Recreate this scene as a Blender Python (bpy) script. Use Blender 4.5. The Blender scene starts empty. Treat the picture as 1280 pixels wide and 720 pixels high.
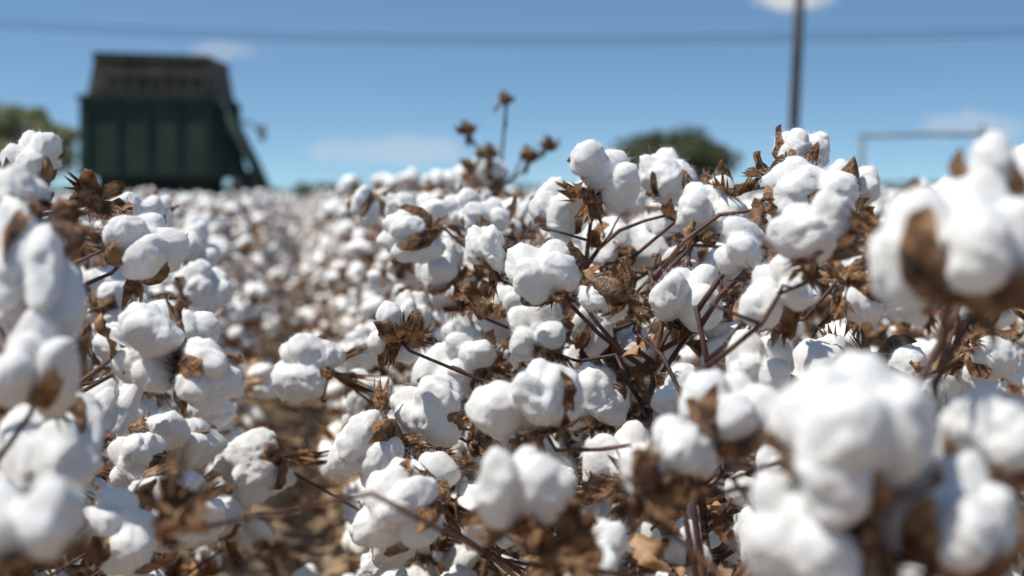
import bpy, bmesh, math, random
import numpy as np
from mathutils import Vector, Matrix, noise
rng = np.random.default_rng(7)
random.seed(7)
scene = bpy.context.scene

# ------------------------------------------------------------------ helpers
def mk_mesh(name, V, T, M, mats, smooth=True):
    me = bpy.data.meshes.new(name)
    V = np.asarray(V, dtype=np.float32); T = np.asarray(T, dtype=np.int32)
    me.vertices.add(len(V)); me.vertices.foreach_set('co', V.ravel())
    me.loops.add(len(T)*3); me.loops.foreach_set('vertex_index', T.ravel())
    me.polygons.add(len(T))
    me.polygons.foreach_set('loop_start', np.arange(0, len(T)*3, 3, dtype=np.int32))
    for m in mats: me.materials.append(m)
    me.polygons.foreach_set('material_index', np.asarray(M, dtype=np.int32))
    me.polygons.foreach_set('use_smooth', np.full(len(T), smooth))
    me.update(calc_edges=True)
    return me

class Geo:
    def __init__(s): s.V=[]; s.T=[]; s.M=[]; s.n=0
    def add(s, V, T, m):
        V=np.asarray(V,float); T=np.asarray(T,int)
        if len(V)==0: return
        s.V.append(V); s.T.append(T+s.n)
        s.M.append(np.full(len(T), m) if np.isscalar(m) else np.asarray(m)); s.n+=len(V)
    def get(s): return np.vstack(s.V), np.vstack(s.T), np.concatenate(s.M)
    def mesh(s, name, mats, smooth=True):
        return mk_mesh(name, *s.get(), mats, smooth)

def obj(name, me, parent=None, loc=(0,0,0)):
    o = bpy.data.objects.new(name, me); scene.collection.objects.link(o)
    o.location = loc
    if parent: o.parent = parent
    return o

def tube(pts, rad, n=6):
    pts=np.asarray(pts,float); k=len(pts); rad=np.broadcast_to(rad,(k,))
    V=[];T=[]
    tan=np.gradient(pts,axis=0); tan/= (np.linalg.norm(tan,axis=1,keepdims=True)+1e-9)
    ref=np.array([0.3,0.9,0.2]) if abs(tan[0][2])>0.7 else np.array([0,0,1.0])
    a=np.arange(n)*2*math.pi/n
    for i in range(k):
        u=np.cross(tan[i],ref); u/=np.linalg.norm(u)+1e-9; w=np.cross(tan[i],u)
        V.append(pts[i]+rad[i]*(np.outer(np.cos(a),u)+np.outer(np.sin(a),w)))
    for i in range(k-1):
        for j in range(n):
            p=i*n+j;q=i*n+(j+1)%n
            T+= [(p,q,q+n),(p,q+n,p+n)]
    V=np.vstack(V+[pts[:1],pts[-1:]]); c0=k*n;c1=k*n+1
    for j in range(n):
        T.append((c0,(j+1)%n,j)); T.append((c1,(k-1)*n+j,(k-1)*n+(j+1)%n))
    return V,np.array(T)

def grid_tris(a,b):
    T=[]
    for i in range(a-1):
        for j in range(b-1):
            p=i*b+j; T+=[(p,p+1,p+b+1),(p,p+b+1,p+b)]
    return np.array(T)

def nvec(v,f,s=0.0):
    return noise.noise(Vector((v[0]*f+s,v[1]*f+s*1.7,v[2]*f-s)))

def rot_to(axis, spin=0):
    q=Vector(axis).normalized().to_track_quat('Z','Y').to_matrix() @ Matrix.Rotation(spin,3,'Z')
    return np.array(q)

# ------------------------------------------------------------------ materials
def new_mat(name):
    m=bpy.data.materials.new(name); m.use_nodes=True
    nt=m.node_tree; b=nt.nodes['Principled BSDF']; return m,nt,b
def ramp(nt, stops):
    r=nt.nodes.new('ShaderNodeValToRGB'); e=r.color_ramp.elements
    e[0].position=stops[0][0]; e[0].color=(*stops[0][1],1)
    e[1].position=stops[-1][0]; e[1].color=(*stops[-1][1],1)
    for p,c in stops[1:-1]:
        x=e.new(p); x.color=(*c,1)
    return r
def noise_mat(name, stops, scale=10, detail=4, rough=0.8, bump=0.0, bscale=None, transl=0.0, coord='Object', dist=0.0, bdist=0.01):
    m,nt,b=new_mat(name)
    tc=nt.nodes.new('ShaderNodeTexCoord')
    n=nt.nodes.new('ShaderNodeTexNoise'); n.inputs['Scale'].default_value=scale; n.inputs['Detail'].default_value=detail
    n.inputs['Distortion'].default_value=dist
    nt.links.new(tc.outputs[coord],n.inputs['Vector'])
    r=ramp(nt,stops); nt.links.new(n.outputs['Fac'],r.inputs['Fac'])
    nt.links.new(r.outputs['Color'],b.inputs['Base Color']); b.inputs['Roughness'].default_value=rough
    if bump>0:
        n2=nt.nodes.new('ShaderNodeTexNoise'); n2.inputs['Scale'].default_value=bscale or scale*4; n2.inputs['Detail'].default_value=6
        nt.links.new(tc.outputs[coord],n2.inputs['Vector'])
        bp=nt.nodes.new('ShaderNodeBump'); bp.inputs['Strength'].default_value=bump; bp.inputs['Distance'].default_value=bdist
        nt.links.new(n2.outputs['Fac'],bp.inputs['Height']); nt.links.new(bp.outputs['Normal'],b.inputs['Normal'])
    if transl>0:
        t=nt.nodes.new('ShaderNodeBsdfTranslucent'); nt.links.new(r.outputs['Color'],t.inputs['Color'])
        mx=nt.nodes.new('ShaderNodeMixShader'); mx.inputs[0].default_value=transl
        out=nt.nodes['Material Output']
        nt.links.new(b.outputs[0],mx.inputs[1]); nt.links.new(t.outputs[0],mx.inputs[2]); nt.links.new(mx.outputs[0],out.inputs['Surface'])
    return m

def cotton_mat(name, sc, bump, tr, cols):
    m=bpy.data.materials.new(name); m.use_nodes=True; nt=m.node_tree
    nt.nodes.remove(nt.nodes['Principled BSDF']); out=nt.nodes['Material Output']
    d=nt.nodes.new('ShaderNodeBsdfDiffuse'); d.inputs['Roughness'].default_value=0.0
    tc=nt.nodes.new('ShaderNodeTexCoord')
    n=nt.nodes.new('ShaderNodeTexNoise'); n.inputs['Scale'].default_value=sc*0.35; n.inputs['Detail'].default_value=3
    nt.links.new(tc.outputs['Object'],n.inputs['Vector'])
    r=ramp(nt,[(0.28,cols[0]),(0.50,cols[1])]); nt.links.new(n.outputs['Fac'],r.inputs['Fac'])
    nt.links.new(r.outputs['Color'],d.inputs['Color'])
    if bump:
        n2=nt.nodes.new('ShaderNodeTexNoise'); n2.inputs['Scale'].default_value=sc*2.2; n2.inputs['Detail'].default_value=8
        n2.inputs['Roughness'].default_value=0.72; n2.inputs['Distortion'].default_value=2.4
        nt.links.new(tc.outputs['Object'],n2.inputs['Vector'])
        bp=nt.nodes.new('ShaderNodeBump'); bp.inputs['Strength'].default_value=bump
        bp.inputs['Distance'].default_value=0.2/sc
        nt.links.new(n2.outputs['Fac'],bp.inputs['Height']); nt.links.new(bp.outputs['Normal'],d.inputs['Normal'])
    if tr:
        t=nt.nodes.new('ShaderNodeBsdfTranslucent'); mx=nt.nodes.new('ShaderNodeMixShader'); mx.inputs[0].default_value=tr
        nt.links.new(r.outputs['Color'],t.inputs['Color'])
        nt.links.new(d.outputs[0],mx.inputs[1]); nt.links.new(t.outputs[0],mx.inputs[2]); nt.links.new(mx.outputs[0],out.inputs['Surface'])
    else: nt.links.new(d.outputs[0],out.inputs['Surface'])
    return m
CW=((0.88,0.85,0.78),(0.94,0.925,0.89))
M_COT_H=cotton_mat('cotton_lint',5.0,0.5,0.0,CW)
M_COT_F=cotton_mat('cotton_lint_field',110.0,0.0,0.0,((0.84,0.80,0.72),(0.90,0.885,0.845)))
M_FIB=cotton_mat('cotton_fibre',5.0,0.0,0.5,((0.96,0.95,0.93),(0.98,0.975,0.96)))   # thin hairs scatter light both ways
BUR=[(0.28,(0.045,0.022,0.012)),(0.40,(0.16,0.075,0.032)),(0.53,(0.39,0.20,0.088)),(0.72,(0.64,0.43,0.25))]
M_BUR_H=noise_mat('dry_bur',BUR,scale=2.2,detail=7,rough=0.65,bump=0.6,bscale=9,transl=0.22,bdist=0.08)
M_BUR_F=noise_mat('dry_bur_field',BUR,scale=40,detail=5,rough=0.7,transl=0.2)
M_STEM=noise_mat('cotton_stem',[(0.3,(0.022,0.010,0.008)),(0.5,(0.075,0.028,0.018)),(0.74,(0.20,0.105,0.053))],scale=25,rough=0.6,bump=0.5,bscale=220,bdist=0.002)
M_POD=noise_mat('pod_husk',[(0.3,(0.06,0.03,0.014)),(0.5,(0.16,0.085,0.035)),(0.7,(0.32,0.19,0.09))],scale=2.5,rough=0.55,bump=0.3,bscale=8,bdist=0.05)
MATS_F=[M_COT_F,M_BUR_F,M_STEM,M_POD,M_FIB]
MATS_H=[M_COT_H,M_BUR_H,M_STEM,M_POD,M_FIB]

# ------------------------------------------------------------------ boll templates (unit radius)
_ico={}
def ico(level):
    if level not in _ico:
        bm=bmesh.new(); bmesh.ops.create_icosphere(bm,subdivisions=level,radius=1)
        _ico[level]=(np.array([v.co[:] for v in bm.verts]),np.array([[v.index for v in f.verts] for f in bm.faces])); bm.free()
    return _ico[level]

def lint(level, r, nl):
    D,T=ico(level); seed=r.uniform(0,50)
    th0=r.uniform(0,6.28); tot=np.zeros(len(D)); k=20
    angs=[]
    W=D
    if level>=3:
        W=D+np.array([[0.24*nvec(v,1.4,seed+3),0.24*nvec(v,1.4,seed+13),0.24*nvec(v,1.4,seed+23)] for v in D])
    for i in range(nl+1):
        if i<nl:
            th=th0+i*2*math.pi/nl+r.normal(0,0.2); angs.append(th)
            off=r.uniform(0.40,0.66); c=np.array([math.cos(th)*off,math.sin(th)*off,r.uniform(-0.22,0.38)])
            rho=r.uniform(0.40,0.60); sz=r.uniform(1.0,1.8)
        else:
            c=np.array([r.normal(0,.1),r.normal(0,.1),r.uniform(0.0,.2)]); rho=0.46; sz=1.15
        s=np.array([1,1,1/sz]); d=W*s; cc=c*s
        dd=(d*d).sum(1); dc=d@cc; disc=dc*dc-dd*((cc*cc).sum()-rho*rho)
        t=np.where(disc>0,(dc+np.sqrt(np.maximum(disc,0)))/dd,0.0); t=np.maximum(t,0)
        tot+=t**k
    R=tot**(1/k)
    V=W*R[:,None]
    if level>=3:
        amp=[(1.6,0.13),(3.2,0.09),(6.5,0.036)]
        if level>=4: amp+=[(12,0.020)]
        if level>=5: amp+=[(24,0.015),(44,0.010)]
        if level>=4:
            Q=V+np.array([[0.16*nvec(v,2.2,seed+60),0.16*nvec(v,2.2,seed+70),0.16*nvec(v,2.2,seed+80)] for v in V])
        else: Q=V
        add=np.array([sum(a*nvec(v,f,seed+f) for f,a in amp) for v in Q])
    else:
        add=np.array([0.20*nvec(v,2.5,seed) for v in V])
    V=V*(1+add)[:,None]
    return V,T,angs,R

def carpel(r,ang,res=8,wd=5,L=1.0):
    tipr=r.uniform(0.95,1.42)*L; tipz=r.uniform(-0.75,0.45)
    P=np.array([[0.08,-0.72],[0.52,-0.70],[0.94,-0.48],[1.10,(-0.42+tipz)/2],[tipr,tipz]])
    s=np.linspace(0,1,res); u=s*(len(P)-1); i=np.minimum(u.astype(int),len(P)-2); f=(u-i)[:,None]
    C=P[i]*(1-f)+P[i+1]*f
    tw=r.normal(0,0.5); V=[]
    W=0.37*r.uniform(0.75,1.2)
    for a in range(res):
        w=W*(math.sin(math.pi*min(1,0.15+s[a]*0.85))**0.8)
        if a==res-1: w=0.01
        for b in range(wd):
            q=(b/(wd-1)-0.5)*2
            rad=C[a,0]-0.26*q*q*W*2; z=C[a,1]+0.45*q*q*W+tw*q*0.2*s[a]
            V.append(np.array([rad,q*w,z]))
    V=np.array(V); sd=r.uniform(0,99)
    V+=np.array([[0.12*nvec(v,2.5,sd),0.09*nvec(v,2.5,sd+9),0.16*nvec(v,2.5,sd+21)] for v in V])
    ca,sa=math.cos(ang),math.sin(ang)
    V=np.stack([V[:,0]*ca-V[:,1]*sa,V[:,0]*sa+V[:,1]*ca,V[:,2]],1)
    return V,grid_tris(res,wd)

def bract(r,ang,cols=13,rows=5,size=1.0):
    V=[]; spread=r.uniform(0.4,0.7); lift=r.uniform(-0.8,0.6); curl=r.uniform(-1.1,1.1)
    for a in range(rows):
        s=a/(rows-1)
        for b in range(cols):
            q=(b/(cols-1)-0.5)*2
            full=(1.2-0.40*q*q)*size
            tooth=1.0 if b%2==0 else 0.58
            l=full*s*tooth if a==rows-1 else full*s*(0.9 if tooth==1 else 0.72)
            th=q*spread*1.3*(1-0.25*s)
            x=0.1+l*math.cos(th); y=l*math.sin(th)*1.0
            z=-0.75+lift*l*0.9+curl*l*l*0.6+0.16*math.cos(q*5)*l
            V.append((x,y,z))
    V=np.array(V); sd=r.uniform(0,99)
    V+=np.array([[0.18*nvec(v,3.2,sd),0.18*nvec(v,3.2,sd+9),0.30*nvec(v,3.2,sd+21)] for v in V])
    ca,sa=math.cos(ang),math.sin(ang)
    V=np.stack([V[:,0]*ca-V[:,1]*sa,V[:,0]*sa+V[:,1]*ca,V[:,2]],1)
    return V,grid_tris(rows,cols)

def fibres(r,V,T,N,wid,lmin,lmax,lift=(0.15,0.9)):
    idx=r.integers(0,len(T),N); w=r.dirichlet((1,1,1),N)
    tri=V[T[idx]]; P=(tri*w[:,:,None]).sum(1)
    n=np.cross(tri[:,1]-tri[:,0],tri[:,2]-tri[:,0]); n/=np.linalg.norm(n,axis=1,keepdims=True)+1e-9
    keep=P[:,2]>-0.6
    P=P[keep]; n=n[keep]; N=len(P)
    rd=r.normal(size=(N,3)); rd-=n*(rd*n).sum(1)[:,None]; rd/=np.linalg.norm(rd,axis=1,keepdims=True)
    L=r.uniform(lmin,lmax,N)[:,None]
    k=r.uniform(lift[0],lift[1],N)[:,None]
    a=P; b=P+(n*k+rd*0.6)*L*0.5; rd2=rd+r.normal(0,0.7,(N,3)); c=b+(n*(k-0.45)+rd2*0.7)*L*0.5
    side=np.cross(rd,n)*wid
    VV=np.stack([a-side,a+side,b-side*0.8,b+side*0.8,c],1).reshape(-1,3)
    base=np.arange(N)[:,None]*5
    TT=np.vstack([base+np.array([0,1,3]),base+np.array([0,3,2]),base+np.array([2,3,4])])
    return VV,TT

def make_boll(level,seed,nf=0,wid=0.003,bract_n=3,cres=8,cw=5,bs=1.0):
    r=np.random.default_rng(seed); nl=int(r.choice([3,4,4,5])) 
    g=Geo(); V,T,angs,_=lint(level,r,nl); g.add(V,T,0)
    if nf:
        a,b=fibres(r,V,T,nf,wid,0.07,0.20,(0.5,1.4)); g.add(a,b,4)
        a,b=fibres(r,V,T,nf//14,wid*0.8,0.4,1.0,(0.3,1.1)); g.add(a,b,4)
    for i,an in enumerate(angs):
        a,b=carpel(r,an+math.pi/nl,cres,cw); g.add(a,b,1)
    for i in range(bract_n):
        a,b=bract(r,i*6.28/bract_n+r.uniform(0,1),13 if level>3 else 7,5 if level>3 else 3,bs*r.uniform(0.7,1.15)); g.add(a,b,1)
    return g

BH=[make_boll(5,100+i,1700,0.0022,3) for i in range(10)]
BM=[make_boll(4,200+i,0,0.005,3,bs=1.1) for i in range(7)]
BL=[make_boll(3,300+i,0,0,4,5,3,1.15) for i in range(6)]
BXL=[make_boll(2,400+i,0,0,3,3,2,1.25) for i in range(4)]

def husk(seed,closed=False):
    r=np.random.default_rng(seed); g=Geo()
    if closed:
        D,T=ico(4); ang=np.arctan2(D[:,1],D[:,0])
        z=D[:,2]; prof=np.clip(1-0.35*np.maximum(z,0)**1.5,0.2,1)
        V=D.copy(); V[:,:2]*= (0.62*prof*(1-0.07*np.abs(np.cos(ang*2))**6))[:,None]
        V[:,2]=z*0.9+np.maximum(z,0)**6*0.25
        V+=np.array([[0.03*nvec(v,4,seed)]*3 for v in V]); g.add(V,T,3)
    else:
        D,T=ico(2); g.add(D*np.array([0.16,0.16,0.2])+np.array([0,0,-0.66]),T,1)
    for i in range(4): 
        a,b=carpel(r,i*1.57+r.normal(0,0.15),8,5,0.75 if closed else 0.8); g.add(a,b,1)
    for i in range(4 if closed else 3):
        a,b=bract(r,i*1.7+r.uniform(0,1),13,5,1.2); g.add(a,b,1)
    return g
HK=[husk(500+i) for i in range(3)]; POD=husk(520,True)

def leaf(r,size):
    a,b=9,7; V=[]
    curl=r.uniform(1.2,3.6)
    for i in range(a):
        s=i/(a-1); w=0.42*math.sin(math.pi*(0.04+0.92*s))**0.9*(1.0 if i%2 else 0.72)
        for j in range(b):
            q=(j/(b-1)-0.5)*2; th=q*curl
            V.append((w*math.sin(th)/max(curl,0.5)*1.6, s-0.1*q*q, w*(1-math.cos(th))/curl+0.25*s*s))
    V=np.array(V); sd=r.uniform(0,99)
    V+=np.array([[0.13*nvec(v,3.5,sd),0.13*nvec(v,3.5,sd+9),0.24*nvec(v,3.5,sd+21)] for v in V])
    return V*size,grid_tris(a,b)

# ------------------------------------------------------------------ field plant variants
def branch_pts(a,b,r,n=5,bow=0.03):
    a=np.asarray(a);b=np.asarray(b); s=np.linspace(0,1,n)[:,None]
    P=a*(1-s)+b*s; L=np.linalg.norm(b-a)
    P[:,2]+=(np.sin(s[:,0]*math.pi)*bow*r.uniform(0.2,1.3))
    jit=r.normal(0,0.03*L,(n,3)); jit[0]=0; jit[-1]=0
    return P+jit

def plant_geo(seed,lib,h,sides=6,dens=1.0,leaves=0.5):
    r=np.random.default_rng(seed); g=Geo()
    nseg=7; lean=r.normal(0,0.03,2)
    z=np.linspace(0,h,nseg); main=np.stack([lean[0]*z/h+r.normal(0,0.008,nseg),lean[1]*z/h+r.normal(0,0.008,nseg),z],1); main[0,:2]=0
    V,T=tube(main,np.linspace(0.0065,0.0025,nseg),sides); g.add(V,T,2)
    placed=[]
    def put(c,axis,rad):
        for p in placed:
            if np.linalg.norm(p-c)<0.05: return False
        placed.append(c)
        s_=lib[r.integers(len(lib))]; Vb,Tb,Mb=s_.get()
        s=rad*np.array([r.uniform(0.88,1.12),r.uniform(0.88,1.12),r.uniform(0.85,1.3)])
        g.add((Vb*s)@rot_to(axis,r.uniform(0,6.28)).T+c,Tb,Mb); return True
    zz=0.22; ph=r.uniform(0,6.28)
    while zz<h-0.03:
        f=(zz-0.22)/(h-0.22); L=(0.27*(1-f)**0.7+0.07)*r.uniform(0.6,1.1)
        ph+=2.4+r.normal(0,0.4); x0=np.interp(zz,main[:,2],main[:,0]); y0=np.interp(zz,main[:,2],main[:,1])
        a=np.array([x0,y0,zz]); d=np.array([math.cos(ph),math.sin(ph),0])
        b=a+d*L+np.array([0,0,L*r.uniform(0.15,0.6)])
        P=branch_pts(a,b,r); V,T=tube(P,np.linspace(0.0032,0.0016,5),max(3,sides-2)); g.add(V,T,2)
        ax=d*r.uniform(0.2,1.0)+np.array([0,0,r.uniform(-0.2,0.9)])+r.normal(0,0.35,3)
        rad=r.uniform(0.026,0.041); put(P[-1]+ax/np.linalg.norm(ax)*rad*0.7,ax,rad)
        if L>0.13*1/dens and r.random()<0.85*dens:
            q=P[2]; ax=np.cross(d,[0,0,1])*r.choice([-1,1])*r.uniform(0.4,1)+np.array([0,0,r.uniform(0.0,1.0)])
            rad=r.uniform(0.023,0.037); c=q+ax/np.linalg.norm(ax)*(rad+0.02)
            if put(c,ax,rad):
                V,T=tube([q,(q+c)/2,c-ax/np.linalg.norm(ax)*rad*0.6],0.0016,3); g.add(V,T,2)
        if r.random()<leaves:
            V,T=leaf(r,r.uniform(0.025,0.055)); g.add(V@rot_to(r.normal(size=3)).T+P[r.integers(1,4)],T,1)
        zz+=r.uniform(0.028,0.055)/dens
    put(np.array([main[-1,0],main[-1,1],h+0.02]),np.array([r.normal(0,0.4),r.normal(0,0.4),1]),r.uniform(0.026,0.034))
    for q in range(3):
        V,T=leaf(r,r.uniform(0.025,0.045)); g.add(V@rot_to(r.normal(size=3)).T+np.array([r.normal(0,.06),r.normal(0,.06),h-0.01]),T,1)
    return g

src=bpy.data.collections.new('cotton_plant_variants')
def add_variant(name,g):
    o=bpy.data.objects.new(name,g.mesh(name,MATS_F)); src.objects.link(o)
NA,NB,NC,ND=7,6,6,4
for i in range(NA): add_variant('a_plant_%02d'%i,plant_geo(1000+i,BM,rng.uniform(0.80,0.92),6))
for i in range(NB): add_variant('b_plant_%02d'%i,plant_geo(2000+i,BL,rng.uniform(0.80,0.92),4))
Cg=[plant_geo(3000+i,BXL,rng.uniform(0.78,0.92),3,0.85,0.9) for i in range(NC)]
for i in range(NC): add_variant('c_plant_%02d'%i,Cg[i])
for i in range(ND):      # 2 m lengths of row for the far field
    g=Geo(); r=np.random.default_rng(60+i)
    for k in range(11):
        V,T,M=Cg[r.integers(NC)].get(); R=rot_to((0,0,1),r.uniform(0,6.28))
        g.add(V@R.T*r.uniform(0.92,1.06)+np.array([r.normal(0,0.03),(k-5)*0.185,0]),T,M)
    add_variant('d_row_%02d'%i,g)

RD=np.array([-0.1463,0.9892]); RN=np.array([0.9892,0.1463]); SP=0.76; OFF0=-0.40
pts=[];pick=[];rot=[];scl=[]
row_ang=math.atan2(RD[1],RD[0])-math.pi/2
for k in range(-75,95):
    off=OFF0+k*SP
    t=-1.0+rng.uniform(0,0.1)
    while t<118:
        far=t>26
        step=2.0 if far else rng.uniform(0.13,0.20)
        p=RN*off+RD*t; x,y=p
        t+=step
        if abs(x)>abs(y)*0.42+2.2: continue
        if y<0.3: continue
        if k in (0,1) and y<2.25: continue
        if y<1.1 and k in (-1,2): continue
        if -10.2<x<-4.6 and 28.6<y<35.5: continue
        if far: i=NA+NB+NC+rng.integers(ND); ro=row_ang+(math.pi if rng.random()<0.5 else 0); j=0
        else:
            j=rng.normal(0,0.03)
            i=rng.integers(NA) if y<5.5 else (NA+rng.integers(NB) if y<13 else NA+NB+rng.integers(NC)); ro=rng.uniform(0,6.28)
        s=rng.uniform(0.90,1.08)
        if k>=1 and y<7: s*=1.03
        if k==0 and y>2.4 and y<6: s*=0.93
        pts.append((x+RN[0]*j,y+RN[1]*j,0.0)); pick.append(i); rot.append((0 if far else rng.normal(0,0.05),0 if far else rng.normal(0,0.05),ro)); scl.append(s)
me=bpy.data.meshes.new('cotton_field'); me.from_pydata(pts,[],[])
a=me.attributes.new('pick','INT','POINT'); a.data.foreach_set('value',np.array(pick,dtype=np.int32))
a=me.attributes.new('rot','FLOAT_VECTOR','POINT'); a.data.foreach_set('vector',np.array(rot,dtype=np.float32).ravel())
a=me.attributes.new('scl','FLOAT','POINT'); a.data.foreach_set('value',np.array(scl,dtype=np.float32))
field=obj('cotton_field',me)
ng=bpy.data.node_groups.new('scatter_plants','GeometryNodeTree')
ng.interface.new_socket('Geometry',in_out='INPUT',socket_type='NodeSocketGeometry')
ng.interface.new_socket('Geometry',in_out='OUTPUT',socket_type='NodeSocketGeometry')
N=ng.nodes; gi=N.new('NodeGroupInput'); go=N.new('NodeGroupOutput'); iop=N.new('GeometryNodeInstanceOnPoints'); ci=N.new('GeometryNodeCollectionInfo')
ci.inputs['Collection'].default_value=src; ci.inputs['Separate Children'].default_value=True; ci.inputs['Reset Children'].default_value=True
def na(nm,dt):
    n=N.new('GeometryNodeInputNamedAttribute'); n.data_type=dt; n.inputs['Name'].default_value=nm; return n.outputs['Attribute']
L=ng.links.new
L(gi.outputs[0],iop.inputs['Points']); L(ci.outputs[0],iop.inputs['Instance']); iop.inputs['Pick Instance'].default_value=True
L(na('pick','INT'),iop.inputs['Instance Index']); L(na('rot','FLOAT_VECTOR'),iop.inputs['Rotation']); L(na('scl','FLOAT'),iop.inputs['Scale'])
L(iop.outputs[0],go.inputs[0])
md=field.modifiers.new('scatter','NODES'); md.node_group=ng
print('field instances',len(pts))

# ------------------------------------------------------------------ near plants
boll_meshes=[g.mesh('boll',MATS_H) for g in BH]
husk_meshes=[g.mesh('empty_bur',MATS_H) for g in HK]; pod_mesh=POD.mesh('closed_pod',MATS_H)
r=np.random.default_rng(11)
stems=[]
for k in (0,1):
    off=OFF0+k*SP
    for t in ([0.72,0.9,1.1,1.28,1.48,1.66,1.85,2.05,2.22] if k==1 else [0.95,1.15,1.36,1.55,1.75,1.95,2.15]):
        p=RN*off+RD*t+RN*r.normal(0,0.02); stems.append(dict(p=p,k=k,b=[]))
H=[(.106,1.6,.975,.041,1,(.2,-.5,.6)),(.189,1.7,.970,.036,1,(-.2,-.2,1)),(.228,1.6,.933,.038,1,None),(.328,1.6,1.003,.032,1.1,(.3,-.2,1)),
(.299,1.4,.956,.043,1,(.4,-.3,.8)),(.215,1.3,.904,.034,1,(-.7,-.5,.5)),(.232,1.1,.921,.030,1,(-.3,-.3,.9)),(.243,.75,.922,.042,1,(.2,-.2,1)),(.284,.8,.958,.026,1,(0,0,1)),
(.038,1.5,.867,.036,1.1,(-.6,-.5,.7)),(-.032,1.9,.923,.032,1.1,(-.3,-.3,1)),(-.092,1.9,.851,.034,1,(-.5,-.3,.8)),(.032,1.6,.796,.038,.9,(-.4,-.6,.7)),
(.138,1.8,.881,.042,1,None),(.188,1.5,.842,.043,1,(.1,-.7,.7)),(.017,1.2,.768,.042,.95,(-.5,-.2,.9)),(-.085,1.5,.714,.038,1,(-.6,-.5,.6)),
(-.144,1.45,.688,.037,1.25,(-.5,-.4,-.5)),(-.096,1.2,.675,.040,1.15,(-.6,-.5,-.3)),(-.261,1.8,.728,.040,1,(-.8,-.5,.3)),(-.328,1.8,.605,.040,1.1,(-.8,-.4,-.3)),
(.1,.9,.783,.029,1,(-.6,.1,.6)),(.146,.95,.798,.031,1.1,(.5,.1,.8)),(.005,.9,.757,.034,1,(-.1,-.2,1)),(.175,.7,.824,.037,1,(.1,-.2,1)),(.148,.7,.785,.033,1,(-.6,-.3,.6)),
(.222,.7,.785,.034,1,(.3,-.2,.9)),(.263,.75,.815,.028,1,(.2,.1,1)),(.279,1.4,.765,.038,1,(0,-.8,.6)),(.39,1.4,.765,.038,1,None),(.375,1.5,.854,.038,1,None),
(.239,1.5,.79,.037,1,(-.2,-.8,.4)),(.145,1.7,.76,.039,1,None),(.096,1.2,.675,.038,1,None),(.44,1.3,.797,.030,1,None),(.085,1.5,.731,.036,1,None),
(.406,1.7,.963,.038,1,None),(.31,1.25,.87,.03,1,None),(.06,1.05,.665,.036,1,None),(-.02,1.35,.64,.036,1,None),(.36,1.2,.73,.036,1,None),(.25,1.15,.72,.035,1,None),(.33,1.1,.66,.036,1,None),
(.06,1.7,.93,.034,1,(.1,-.4,1)),(-.01,1.75,.80,.034,1,(-.3,-.5,.6)),(.30,1.5,.90,.034,1,(0,-.6,.6)),(.34,1.7,.92,.036,1,None),(.18,1.45,.745,.034,1,(0,-.8,.4)),(-.05,1.65,.765,.034,1,(-.3,-.7,.4)),(.22,1.25,.80,.030,1.1,(.2,-.7,.5)),
(-.44,1.3,.980,.028,1,(-.1,-.3,1)),(-.325,.95,.905,.032,1.8,(.15,-.8,-.8)),(-.355,1.0,.954,.025,1,(0,0,1)),(-.344,1.3,.905,.037,1,(.7,-.3,.6)),
(-.322,1.25,.812,.036,1,(-.7,-.6,.3)),(-.272,1.23,.789,.026,1.2,(.8,-.5,-.4)),(-.305,.9,.844,.031,1.2,(.3,-.5,.9)),(-.333,1.0,.775,.031,1.6,(.2,-.8,-.8)),
(-.247,.7,.783,.026,1,(.2,0,1)),(-.382,1.4,.686,.036,1,None),(-.32,1.15,.674,.036,1,(.6,-.4,.4)),(-.445,2.0,.817,.037,1,None),(-.396,1.6,.67,.036,1,None),(-.38,1.1,.69,.034,1.2,None)]
allb=[(np.array(h[:3]),h[3]*0.98,h[4],h[5],'h') for h in H]
hero_n=len(allb)
tries=0; cnt={0:0,1:0}
cam_p=np.array([0,0,0.95])
while tries<30000 and (cnt[1]<265 or cnt[0]<110):
    tries+=1; k=int(r.random()<0.65); t=r.uniform(0.9,2.45); lat=np.clip(r.normal(0,0.14),-0.27,0.27)
    p2=RN*(OFF0+k*SP+lat)+RD*t; z=r.uniform(0.3,0.94 if t>1.7 else 0.90); c=np.array([p2[0],p2[1],z]); rad=r.uniform(0.022,0.039)
    if np.linalg.norm(c-cam_p)<1.2: continue
    ok=True
    for i,(q,qr,_,_,_) in enumerate(allb):
        if np.linalg.norm(q-c)<(rad+qr)*0.86: ok=False;break
        if i<hero_n and q[1]>c[1]-0.02 and q[1]>1.0:   # drop fillers that would cover a hero boll from the camera
            a1=(q-cam_p)/q[1]; a2=(c-cam_p)/c[1]
            if math.hypot(a1[0]-a2[0],a1[2]-a2[2])<(qr/q[1]+rad/c[1])*0.68: ok=False;break
    if not ok: continue
    allb.append((c,rad,r.uniform(0.85,1.45),None,'f')); cnt[k]+=1
print('near bolls',len(allb),cnt)
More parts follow.
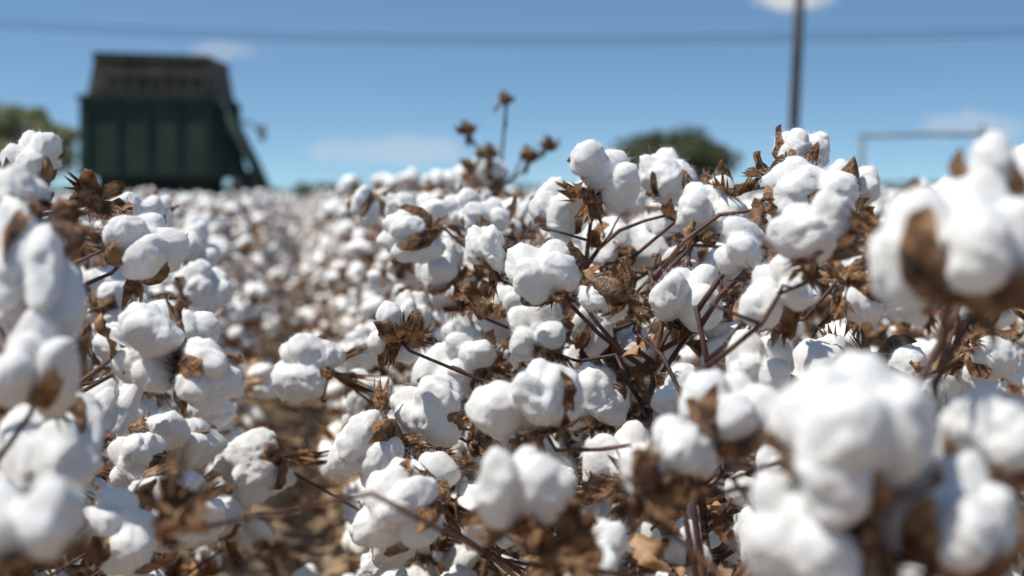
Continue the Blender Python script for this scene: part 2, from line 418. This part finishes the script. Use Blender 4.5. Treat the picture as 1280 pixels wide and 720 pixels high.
extras=[(np.array([.1,1.4,.855]),.023,'pod',(-.7,-.2,.4)),(np.array([.30,1.05,.905]),.026,'husk',(.2,-.4,-.8)),(np.array([.035,.86,.735]),.024,'husk',(.1,-.6,.4)),
        (np.array([-.205,.85,.765]),.024,'husk',(.4,-.3,.6)),(np.array([.095,.86,.775]),.024,'husk',(.4,-.5,.3)),
        (np.array([.36,1.45,.925]),.028,'husk',(.3,-.5,.6)),(np.array([.25,1.6,.975]),.028,'husk',(.1,-.3,.9)),(np.array([.285,1.5,.985]),.026,'husk',(.3,-.3,.9)),(np.array([-.03,1.7,.83]),.028,'husk',(.3,-.5,.5)),
        (np.array([-.38,1.3,.955]),.022,'husk',(.3,-.5,.2)),(np.array([.27,1.35,.70]),.026,'husk',(.1,-.8,.5)),(np.array([-.02,1.35,.72]),.024,'husk',(.5,-.5,.2)),(np.array([.26,1.3,.87]),.024,'husk',(.5,-.5,-.3))]
for c,rad,kind,ax in extras: allb.append((c,rad,1,ax,kind))
for b in allb:
    c=b[0]; lat=c[:2]@RN; k=0 if lat<OFF0+SP*0.42 else 1
    best=min((s for s in stems if s['k']==k),key=lambda s: np.linalg.norm(s['p']-c[:2])+r.uniform(0,0.06)); best['b'].append(b)
for s in stems:
    if not s['b']: continue
    base=np.array([s['p'][0],s['p'][1],0.0]); top=min(0.87,max(0.70,max(b[0][2] for b in s['b'])-0.11))
    n=16; z=np.linspace(0,top,n); main=np.stack([np.cumsum(r.normal(0,0.0075,n)),np.cumsum(r.normal(0,0.0075,n)),z],1); main[0,:2]=0
    zig=np.where(np.arange(n)%2==0,1,-1)*0.005; main[1:,0]+=zig[1:]*math.cos(len(s['b'])); main[1:,1]+=zig[1:]*math.sin(len(s['b']))
    g=Geo(); V,T=tube(main,np.linspace(0.0065,0.0026,n),8); g.add(V,T,2)
    kids=[]
    for c,rad,el,ax,kind in s['b']:
        lc=c-base
        dist=np.linalg.norm(lc[:2]); zat=np.clip(lc[2]-0.05-0.45*dist+r.normal(0,0.02),0.08,top-0.005)
        a=np.array([np.interp(zat,main[:,2],main[:,0]),np.interp(zat,main[:,2],main[:,1]),zat])
        out=lc-a; out/=np.linalg.norm(out)+1e-6
        if ax is None: ax=out*r.uniform(0.1,0.8)+np.array([0,-0.15,r.uniform(-0.3,0.9)])+r.normal(0,0.45,3)
        ax=np.array(ax,float); ax/=np.linalg.norm(ax)
        e=lc-ax*rad*(0.62*el)
        Lb=np.linalg.norm(e-a)
        m=(a+e)/2+np.array([0,0,0.01])+r.normal(0,0.08*Lb,3); m2=e-ax*min(0.02,Lb*0.2)*(1 if ax[2]>-0.2 else -0.6)
        P=np.array([a,(a+m)/2+r.normal(0,0.04*Lb,3),m,(m+m2)/2+r.normal(0,0.04*Lb,3),m2,e])
        V,T=tube(P,np.array([.0030,.0026,.0023,.0020,.0018,.0022]),6); g.add(V,T,2)
        for q in (1,2,3):
            # no loose leaves on the few shoots that reach right out over the path
            if r.random()<0.22 and base[1]+P[q][1]>1.0:
                V,T=leaf(r,r.uniform(0.02,0.045)); g.add(V@rot_to(r.normal(size=3)).T+P[q],T,1)
            if r.random()<0.35:
                d_=r.normal(0,0.02,3)+np.array([0,0,0.012]); V,T=tube([P[q],P[q]+d_*0.5+r.normal(0,.002,3),P[q]+d_],[0.0018,.0014,0.0011],4); g.add(V,T,2)
        kids.append((lc,rad,el,ax,kind))
    po=obj('cotton_plant',g.mesh('stem_and_branches',MATS_F),loc=base)
    for lc,rad,el,ax,kind in kids:
        me_=pod_mesh if kind=='pod' else (husk_meshes[r.integers(3)] if kind=='husk' else boll_meshes[r.integers(len(boll_meshes))])
        o=obj('boll',me_,po,lc); o.rotation_mode='QUATERNION'
        o.rotation_quaternion=Vector(ax).to_track_quat('Z','Y') @ Matrix.Rotation(r.uniform(0,6.28),3,'Z').to_quaternion()
        o.scale=(rad*r.uniform(.92,1.14),rad*r.uniform(.92,1.14),rad*el)

def stalk(base,tip,buds,name='cotton_plant'):
    g=Geo(); base=np.array(base,float); tip=np.array(tip)-base
    P=np.array([tip*s for s in np.linspace(0,1,9)]); P[1:-1,:2]+=r.normal(0,0.010,(7,2))
    V,T=tube(P,np.linspace(0.007,0.0035,9),6); g.add(V,T,2)
    o=obj(name,g.mesh('stalk',MATS_F),loc=base)
    g2=Geo()
    for b,rad in buds:
        b=np.array(b)-base; s=np.clip((b[2]-0.07-0.4*abs(b[0]-tip[0]*b[2]/tip[2]))/tip[2],0.1,0.98)
        a=np.array([np.interp(s,np.linspace(0,1,9),P[:,q]) for q in range(3)])
        V,T=tube(branch_pts(a,b,r,5,-0.01),np.linspace(.0042,.0028,5),5); g2.add(V,T,2)
        pod=rad<0.0301
        h=obj('dry_pod' if pod else 'boll',pod_mesh if pod else boll_meshes[0],o,b); h.scale=(rad*.9,)*3; h.rotation_euler=(r.normal(0,.6),r.normal(0,.6),r.uniform(0,6))
    obj('twigs',g2.mesh('twigs',MATS_F),o)
stalk((-.10,3.5,0),(-.014,3.5,1.18),[((-.113,3.5,1.12),.026),((-.058,3.45,1.06),.028),((.04,3.5,1.055),.028),((.092,3.55,1.085),.026),((-.105,3.4,1.025),.028),((-.014,3.5,1.19),.024),((-.05,3.5,1.0),.040)])

# ------------------------------------------------------------------ ground
def axis_vals(lo,hi,near,step):
    v=list(np.arange(-near,near+1e-6,step)); s=step
    while v[-1]<hi: s*=1.35; v.append(v[-1]+s)
    s=step
    while v[0]>lo: s*=1.35; v.insert(0,v[0]-s)
    return np.array(v)
xs=axis_vals(-3000,3000,3.2,0.04); ys=axis_vals(-3000,3000,7.5,0.04)
X,Y=np.meshgrid(xs,ys,indexing='ij'); Z=np.zeros_like(X)
lat=(X*RN[0]+Y*RN[1]-OFF0)/SP
amp=np.clip(1-(np.hypot(X,Y)-8)/20,0,1)
Z=-0.05+0.045*np.cos(lat*2*math.pi)*amp
nearm=(np.abs(X)<3.4)&(np.abs(Y)<7.8)
for i,j in np.argwhere(nearm):
    p=Vector((X[i,j]*9,Y[i,j]*9,0)); Z[i,j]+=0.020*noise.noise(p)+0.014*abs(noise.noise(p*2.7))
V=np.stack([X.ravel(),Y.ravel(),Z.ravel()],1)
a_,b_=X.shape; idx=np.arange(a_*b_).reshape(a_,b_)
T=np.vstack([np.stack([idx[:-1,:-1],idx[1:,:-1],idx[1:,1:]],-1).reshape(-1,3),np.stack([idx[:-1,:-1],idx[1:,1:],idx[:-1,1:]],-1).reshape(-1,3)])
M_SOIL=noise_mat('soil',[(0.3,(0.16,0.10,0.055)),(0.5,(0.32,0.215,0.125)),(0.7,(0.44,0.32,0.20))],scale=14,detail=8,rough=0.95,bump=0.9,bscale=45,bdist=0.03)
obj('ground',mk_mesh('ground',V,T,np.zeros(len(T)),[M_SOIL]))
M_LIT=noise_mat('dry_leaf_litter',[(0.3,(0.12,0.06,0.03)),(0.5,(0.34,0.21,0.11)),(0.7,(0.54,0.39,0.24))],scale=9,detail=3,rough=0.8,transl=0.15)
g=Geo(); LV=[leaf(r,1.0) for _ in range(10)]; CB=[lint(2,r,3)[:2] for _ in range(4)]
for i in range(5200):
    k=int(r.integers(-2,4)); t=r.uniform(0.8,13); p=RN*(OFF0+(k+0.5)*SP+r.normal(0,0.2))+RD*t
    zz=-0.05+0.045*math.cos(((p@RN)-OFF0)/SP*2*math.pi)+r.uniform(0.0,0.03)
    V_,T_=LV[r.integers(10)]; ax=np.array([r.normal(0,.5),r.normal(0,.5),1])
    g.add((V_*r.uniform(0.02,0.055))@rot_to(ax,r.uniform(0,6.28)).T+np.array([p[0],p[1],zz]),T_,0)
for i in range(150):
    k=int(r.integers(-2,4)); t=r.uniform(1,13); p=RN*(OFF0+(k+0.5)*SP+r.normal(0,0.2))+RD*t
    V_,T_=CB[r.integers(4)]; g.add(V_*r.uniform(0.008,0.022)+np.array([p[0],p[1],-0.05]),T_,1)
obj('leaf_litter',g.mesh('leaf_litter',[M_LIT,M_COT_F]))

# ------------------------------------------------------------------ machine
M_GRN=noise_mat('green_paint',[(0.3,(0.006,0.021,0.014)),(0.7,(0.013,0.040,0.027))],scale=2,detail=5,rough=0.8,bump=0.1,bscale=20)
M_DUST=noise_mat('dusty_mesh',[(0.3,(0.032,0.031,0.025)),(0.7,(0.12,0.105,0.08))],scale=1.6,detail=6,rough=0.9)
M_BLK=noise_mat('tyre_rubber',[(0.3,(0.015,0.014,0.013)),(0.7,(0.04,0.035,0.03))],scale=5,rough=0.9)
M_YEL=noise_mat('yellow_rim',[(0.3,(0.45,0.30,0.03)),(0.7,(0.6,0.42,0.05))],scale=5,rough=0.5)
M_STL=noise_mat('steel',[(0.3,(0.10,0.11,0.12)),(0.7,(0.2,0.2,0.2))],scale=5,rough=0.5)
M_GLS=noise_mat('cab_glass',[(0.3,(0.02,0.03,0.035)),(0.7,(0.03,0.04,0.05))],scale=1,rough=0.1)
def box(name,sx,sy,sz,loc,mat,parent,taper=1.0,rot=(0,0,0),bev=0.02):
    bm=bmesh.new(); bmesh.ops.create_cube(bm,size=1)
    for v in bm.verts:
        f=taper if v.co.z>0 else 1
        v.co.x*=sx*f; v.co.y*=sy*f; v.co.z*=sz
    if bev: bmesh.ops.bevel(bm,geom=bm.edges[:],offset=min(bev,min(sx,sy,sz)*0.3),segments=2,affect='EDGES')
    me=bpy.data.meshes.new(name); bm.to_mesh(me); bm.free(); me.materials.append(mat)
    o=obj(name,me,parent,loc); o.rotation_euler=rot; return o
def rod(name,pts,rad,mat,parent,n=8):
    V,T=tube(pts,rad,n); return obj(name,mk_mesh(name,V,T,np.zeros(len(T)),[mat]),parent)
def wheel(parent,x,y,R,w):
    prof=[(0.0,w*.30),(R*.52,w*.30),(R*.55,w*.5),(R*.9,w*.5),(R,w*.36),(R,-w*.36),(R*.9,-w*.5),(R*.55,-w*.5),(R*.52,-w*.3),(0.0,-w*.3)]
    n=32; V=[];T=[];Mi=[]
    for j in range(n):
        a=j*2*math.pi/n
        for i,(rr,xx) in enumerate(prof):
            lug=0.04 if (j%2 and i in(4,5)) else 0
            V.append((x+xx,y+(rr+lug)*math.cos(a),R+(rr+lug)*math.sin(a)))
    m=len(prof)
    for j in range(n):
        for i in range(m-1):
            p=j*m+i;q=((j+1)%n)*m+i; T+=[(p,q,q+1),(p,q+1,p+1)]; Mi+=[1 if i in(0,8) else 0]*2
    obj('wheel',mk_mesh('wheel',V,T,Mi,[M_BLK,M_YEL],False),parent)
mac=bpy.data.objects.new('cotton_picker',None); scene.collection.objects.link(mac); mac.location=(-7.72,30,-0.14)
box('chassis',1.3,5.0,0.35,(0,2.2,1.0),M_GRN,mac)
box('engine_housing',2.3,1.5,1.0,(0,0.9,1.4),M_GRN,mac)
for i in range(7): box('grille_slat',1.5,0.03,0.05,(0,0.13,1.1+i*0.1),M_BLK,mac,bev=0)
box('basket',2.98,2.6,1.75,(-0.02,1.3,2.38),M_GRN,mac,0.975)
box('basket_floor',2.2,2.2,0.3,(0,1.3,1.36),M_BLK,mac)
for i in range(5): box('basket_rib',0.07,0.05,1.68,(-1.30+i*0.64,-0.01,2.38),M_GRN,mac)
for i in range(5): box('side_rib',0.06,0.07,1.68,(1.47,0.2+i*0.55,2.38),M_GRN,mac)
for zz_ in (1.55,3.2): box('basket_rail',3.02,0.08,0.09,(-0.02,-0.03,zz_),M_GRN,mac)
box('basket_screen',2.70,2.4,0.86,(0.02,1.3,3.655),M_DUST,mac,0.9,rot=(0,0.015,0))
for i in range(9): box('screen_bar',0.04,0.04,0.78,(-1.14+i*0.29,0.06,3.655),M_DUST,mac,bev=0)
for zz_ in (3.3,3.68,4.03): box('screen_rail',2.45,0.07,0.07,(0.02,0.06,zz_),M_DUST,mac)
box('screen_lid',2.48,2.35,0.06,(0.02,1.3,4.10),M_GRN,mac,rot=(0,0.03,0))
for yy in (0.1,0.7):
    rod('ladder_rail',[(1.50,yy,3.15),(2.20,yy-.1,1.75),(2.85,yy-.2,0.3)],0.085,M_GRN,mac)
for i in range(8):
    s=i/8+0.08; rod('rung',[(1.5+1.2*s,0.05,3.15-2.65*s),(1.5+1.2*s,0.35,3.15-2.65*s),(1.5+1.2*s,0.6,3.15-2.65*s)],0.03,M_STL,mac)
rod('lift_arm',[(1.5,1.4,2.6),(1.75,1.4,1.6),(1.8,1.4,0.9)],0.09,M_GRN,mac)
rod('mirror_arm',[(1.6,0.4,2.6),(2.1,0.3,2.7),(2.32,0.3,2.45)],0.03,M_BLK,mac); box('mirror',0.16,0.06,0.34,(2.36,0.3,2.45),M_STL,mac)
box('platform',0.7,1.6,0.1,(1.75,1.2,1.25),M_GRN,mac); box('fuel_tank',0.6,1.5,0.65,(1.6,1.6,0.9),M_GRN,mac)
wheel(mac,-1.15,0.9,0.55,0.35); wheel(mac,1.15,0.9,0.55,0.35); wheel(mac,-1.3,3.9,0.85,0.5); wheel(mac,1.3,3.9,0.85,0.5)
box('axle',2.3,0.15,0.15,(0,0.9,0.56),M_BLK,mac); box('drive_axle',2.6,0.25,0.25,(0,3.9,0.86),M_BLK,mac)
box('cab',1.6,1.5,1.6,(0,4.0,2.3),M_GLS,mac,0.93,bev=0.08); box('cab_roof',1.7,1.7,0.15,(0,4.0,3.2),M_GRN,mac)
for i in range(4): box('picking_unit',0.6,1.5,1.0,(-1.5+i*1.0,5.6,0.6),M_GRN,mac,0.8,rot=(-0.15,0,0),bev=0.1)

# ------------------------------------------------------------------ pole, wires, gate
M_WOOD=noise_mat('weathered_pole',[(0.3,(0.06,0.055,0.05)),(0.7,(0.12,0.11,0.10))],scale=6,rough=0.85,bump=0.3)
M_WIRE=noise_mat('cable',[(0.3,(0.02,0.02,0.022)),(0.7,(0.04,0.04,0.04))],scale=3,rough=0.6)
def pole(x,y,lean,za):
    e=bpy.data.objects.new('utility_pole',None); scene.collection.objects.link(e); e.location=(x,y,0)
    rod('post',[(-lean*6,0,-0.1),(0,0,5.2),(lean*4,0,9.0)],[0.16,0.14,0.12],M_WOOD,e,14)
    box('crossarm',2.2,0.1,0.12,(lean*3.6,-0.18,8.55),M_WOOD,e)
    for q in (-1,-.45,.45,1): rod('insulator',[(q+lean*3.6,-.18,8.6),(q+lean*3.6,-.18,8.72),(q+lean*3.6,-.18,8.8)],[.03,.05,.03],M_STL,e)
    rod('cable_bracket',[(0,-.1,za),(0,-.2,za),(0,-.24,za)],0.04,M_STL,e)
ZP=5.12
pole(7.66,38,0.03,ZP); pole(-30,38,0.0,7.1); pole(45,38,0.0,8.05)
pw=bpy.data.objects.new('power_line',None); scene.collection.objects.link(pw)
f1=np.poly1d(np.polyfit([-30,-13.8,-4.5,7.6],[7.2,5.62,5.2,5.25],2))
f2=np.poly1d(np.polyfit([7.6,13.8,45],[5.25,5.38,8.2],2))
for dz,rad in ((0,.018),(0.16,.016)):
    P=[(x,37.78,f1(x)+dz-(f1(7.6)-ZP)) for x in np.linspace(-30,7.6,40)]; rod('cable',P,rad,M_WIRE,pw,6)
    P=[(x,37.78,f2(x)+dz-(f2(7.6)-ZP)) for x in np.linspace(7.6,45,40)]; rod('cable',P,rad,M_WIRE,pw,6)
gt=bpy.data.objects.new('pipe_gate',None); scene.collection.objects.link(gt); gt.location=(6.2,25,0)
rod('top_bar',[(-.05,0,2.02),(1.1,0,2.05),(2.35,0,2.04)],.035,M_STL,gt)
for x in (0.0,2.12): rod('gate_post',[(x,0,-.1),(x,0,1.2),(x,0,2.22 if x>1 else 2.05)],.04,M_STL,gt)
for z_ in (0.5,0.9,1.2): rod('rail',[(0,0,z_),(1,0,z_),(2.12,0,z_)],.025,M_STL,gt)

# ------------------------------------------------------------------ trees
def fol(name,c1,c2): return noise_mat(name,[(0.3,c1),(0.7,c2)],scale=0.9,detail=5,rough=0.7,transl=0.2)
M_F1=fol('olive_foliage',(0.045,0.06,0.024),(0.14,0.15,0.06)); M_F2=fol('yellow_green_foliage',(0.15,0.17,0.07),(0.36,0.37,0.18))
def tree(name,x,y,w,h,mat,seed,leaves=16000,low=0.15):
    r_=np.random.default_rng(seed); g=Geo(); tr=0.05*h
    V,T=tube([(0,0,-.1),(0.05*w*.2,0,h*.2),(0.02*w,0,h*.45),(0,0,h*.7)],[tr,tr*.8,tr*.5,tr*.2],9); g.add(V,T,0)
    cl=[]
    for i in range(34):
        a=r_.uniform(0,6.28); ct=r_.uniform(-1,1); q=r_.uniform(0.45,0.86)
        s=math.sqrt(1-ct*ct); c=np.array([math.cos(a)*s*w*.5*q,math.sin(a)*s*w*.5*q,h*(low+(1-low)*(0.5+0.42*ct*q))]); cl.append((c,r_.uniform(.10,.19)*w))
        st=np.array([0,0,h*r_.uniform(.2,.5)]); V,T=tube([st,(st+c)/2+r_.normal(0,.03*w,3),c],[tr*.3,tr*.18,tr*.06],5); g.add(V,T,0)
    n=leaves//len(cl)
    for c,cr in cl:
        d=r_.normal(size=(n,3)); d/=np.linalg.norm(d,axis=1,keepdims=True); p=c+d*(cr*r_.uniform(.2,1.05,n)**.6)[:,None]*np.array([1,1,.75])
        u=r_.normal(size=(n,3)); u/=np.linalg.norm(u,axis=1,keepdims=True); v=np.cross(u,r_.normal(size=(n,3))); v/=np.linalg.norm(v,axis=1,keepdims=True)
        s=r_.uniform(.06,.13,n)[:,None]*(w/8+.4)
        V=np.stack([p-u*s,p+v*s*.5,p+u*s,p-v*s*.5],1).reshape(-1,3); b=np.arange(n)[:,None]*4
        V[:,2]=np.maximum(V[:,2],0.02)
        g.add(V,np.vstack([b+[0,1,2],b+[0,2,3]]),1)
    obj(name,g.mesh(name,[M_WOOD,mat]),loc=(x,y,0))
tree('broadleaf_tree',9.85,90,9.6,5.45,M_F1,1,22000,0.02)
tree('broadleaf_tree',-24.6,70,6.4,6.2,M_F2,2,18000)
tree('bush',-12.3,90,3.8,2.2,M_F1,3,5000,0.0)
g=Geo(); rr=np.random.default_rng(5)
for i in range(420):
    x=rr.uniform(-230,230); y=rr.uniform(330,420); hh=rr.uniform(1.2,4.0); n=60
    p=np.array([x,y,hh*.5])+rr.normal(0,1,(n,3))*np.array([3.2,2,hh*.22]); p[:,2]=np.maximum(p[:,2],.1)
    u=rr.normal(size=(n,3))*.7; v=rr.normal(size=(n,3))*.7
    V=np.stack([p-u,p+v,p+u],1).reshape(-1,3); g.add(V,np.arange(n*3).reshape(-1,3),0)
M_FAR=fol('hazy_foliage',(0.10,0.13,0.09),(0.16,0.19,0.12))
obj('distant_treeline',g.mesh('distant_treeline',[M_FAR]))

# ------------------------------------------------------------------ light + sky
EL,AZ=61,-108
e,a=math.radians(EL),math.radians(AZ)
sv=Vector((math.sin(a)*math.cos(e),math.cos(a)*math.cos(e),math.sin(e)))
ld=bpy.data.lights.new('sun','SUN'); ld.energy=4.9; ld.angle=math.radians(0.53); ld.color=(1,0.96,0.89)
lo=bpy.data.objects.new('sun',ld); scene.collection.objects.link(lo); lo.rotation_mode='QUATERNION'; lo.rotation_quaternion=sv.to_track_quat('Z','Y'); lo.location=(0,0,50)
w=bpy.data.worlds.new('World'); scene.world=w; w.use_nodes=True; nt=w.node_tree
bg=nt.nodes['Background']; bg.inputs['Strength'].default_value=0.135
sk=nt.nodes.new('ShaderNodeTexSky'); sk.sky_type='NISHITA'; sk.sun_disc=False; sk.sun_elevation=e; sk.sun_rotation=a
sk.air_density=1.0; sk.dust_density=0.45; sk.ozone_density=1.9; sk.altitude=200
tc=nt.nodes.new('ShaderNodeTexCoord')
mp=nt.nodes.new('ShaderNodeVectorMath'); mp.operation='MULTIPLY_ADD'; nt.links.new(tc.outputs['Generated'],mp.inputs[0]); mp.inputs[1].default_value=(1,1,2.4); mp.inputs[2].default_value=(0,0,0.088)
nm=nt.nodes.new('ShaderNodeVectorMath'); nm.operation='NORMALIZE'; nt.links.new(mp.outputs[0],nm.inputs[0]); nt.links.new(nm.outputs[0],sk.inputs['Vector'])
tint=nt.nodes.new('ShaderNodeVectorMath'); tint.operation='MULTIPLY'; nt.links.new(sk.outputs[0],tint.inputs[0]); tint.inputs[1].default_value=(0.84,0.99,1.0)
nz=nt.nodes.new('ShaderNodeTexNoise'); nz.inputs['Scale'].default_value=38; nz.inputs['Detail'].default_value=5
nt.links.new(tc.outputs['Generated'],nz.inputs['Vector'])
cur=tint.outputs[0]
for (cx,cz,sx,sz,st) in [(.197,.139,.030,.010,.85),(-.205,.103,.028,.008,.28),(-.08,.032,.07,.012,.30),(.33,.05,.05,.012,.3),(-.30,.02,.08,.01,.2),(.6,.16,.08,.02,.7),(-.6,.2,.1,.02,.6)]:
    c=Vector((cx,1,cz)).normalized()
    s1=nt.nodes.new('ShaderNodeVectorMath'); s1.operation='SUBTRACT'; nt.links.new(tc.outputs['Generated'],s1.inputs[0]); s1.inputs[1].default_value=c
    s2=nt.nodes.new('ShaderNodeVectorMath'); s2.operation='DIVIDE'; nt.links.new(s1.outputs[0],s2.inputs[0]); s2.inputs[1].default_value=(sx,sx,sz)
    s3=nt.nodes.new('ShaderNodeVectorMath'); s3.operation='LENGTH'; nt.links.new(s2.outputs[0],s3.inputs[0])
    m1=nt.nodes.new('ShaderNodeMath'); m1.operation='MULTIPLY_ADD'; nt.links.new(nz.outputs['Fac'],m1.inputs[0]); m1.inputs[1].default_value=-1.6; nt.links.new(s3.outputs['Value'],m1.inputs[2])
    mr=nt.nodes.new('ShaderNodeMapRange'); mr.interpolation_type='SMOOTHSTEP'; nt.links.new(m1.outputs[0],mr.inputs['Value'])
    mr.inputs['From Min'].default_value=0.25; mr.inputs['From Max'].default_value=-0.35; mr.inputs['To Min'].default_value=0; mr.inputs['To Max'].default_value=st
    mx=nt.nodes.new('ShaderNodeMix'); mx.data_type='RGBA'; nt.links.new(mr.outputs[0],mx.inputs[0]); nt.links.new(cur,mx.inputs[6]); mx.inputs[7].default_value=(5.4,5.4,5.5,1); cur=mx.outputs[2]
nt.links.new(cur,bg.inputs['Color'])

# ------------------------------------------------------------------ camera
cd=bpy.data.cameras.new('camera'); cam=bpy.data.objects.new('camera',cd); scene.collection.objects.link(cam)
cam.location=(0,0,0.95); cam.rotation_euler=(math.radians(90-3.72),0,0)
cd.sensor_width=36; cd.lens=49.4; cd.clip_start=0.05; cd.clip_end=6000
cd.dof.use_dof=True; cd.dof.focus_distance=1.45; cd.dof.aperture_fstop=3.8
scene.camera=cam
scene.view_settings.view_transform='Standard'; scene.view_settings.look='None'; scene.view_settings.exposure=0
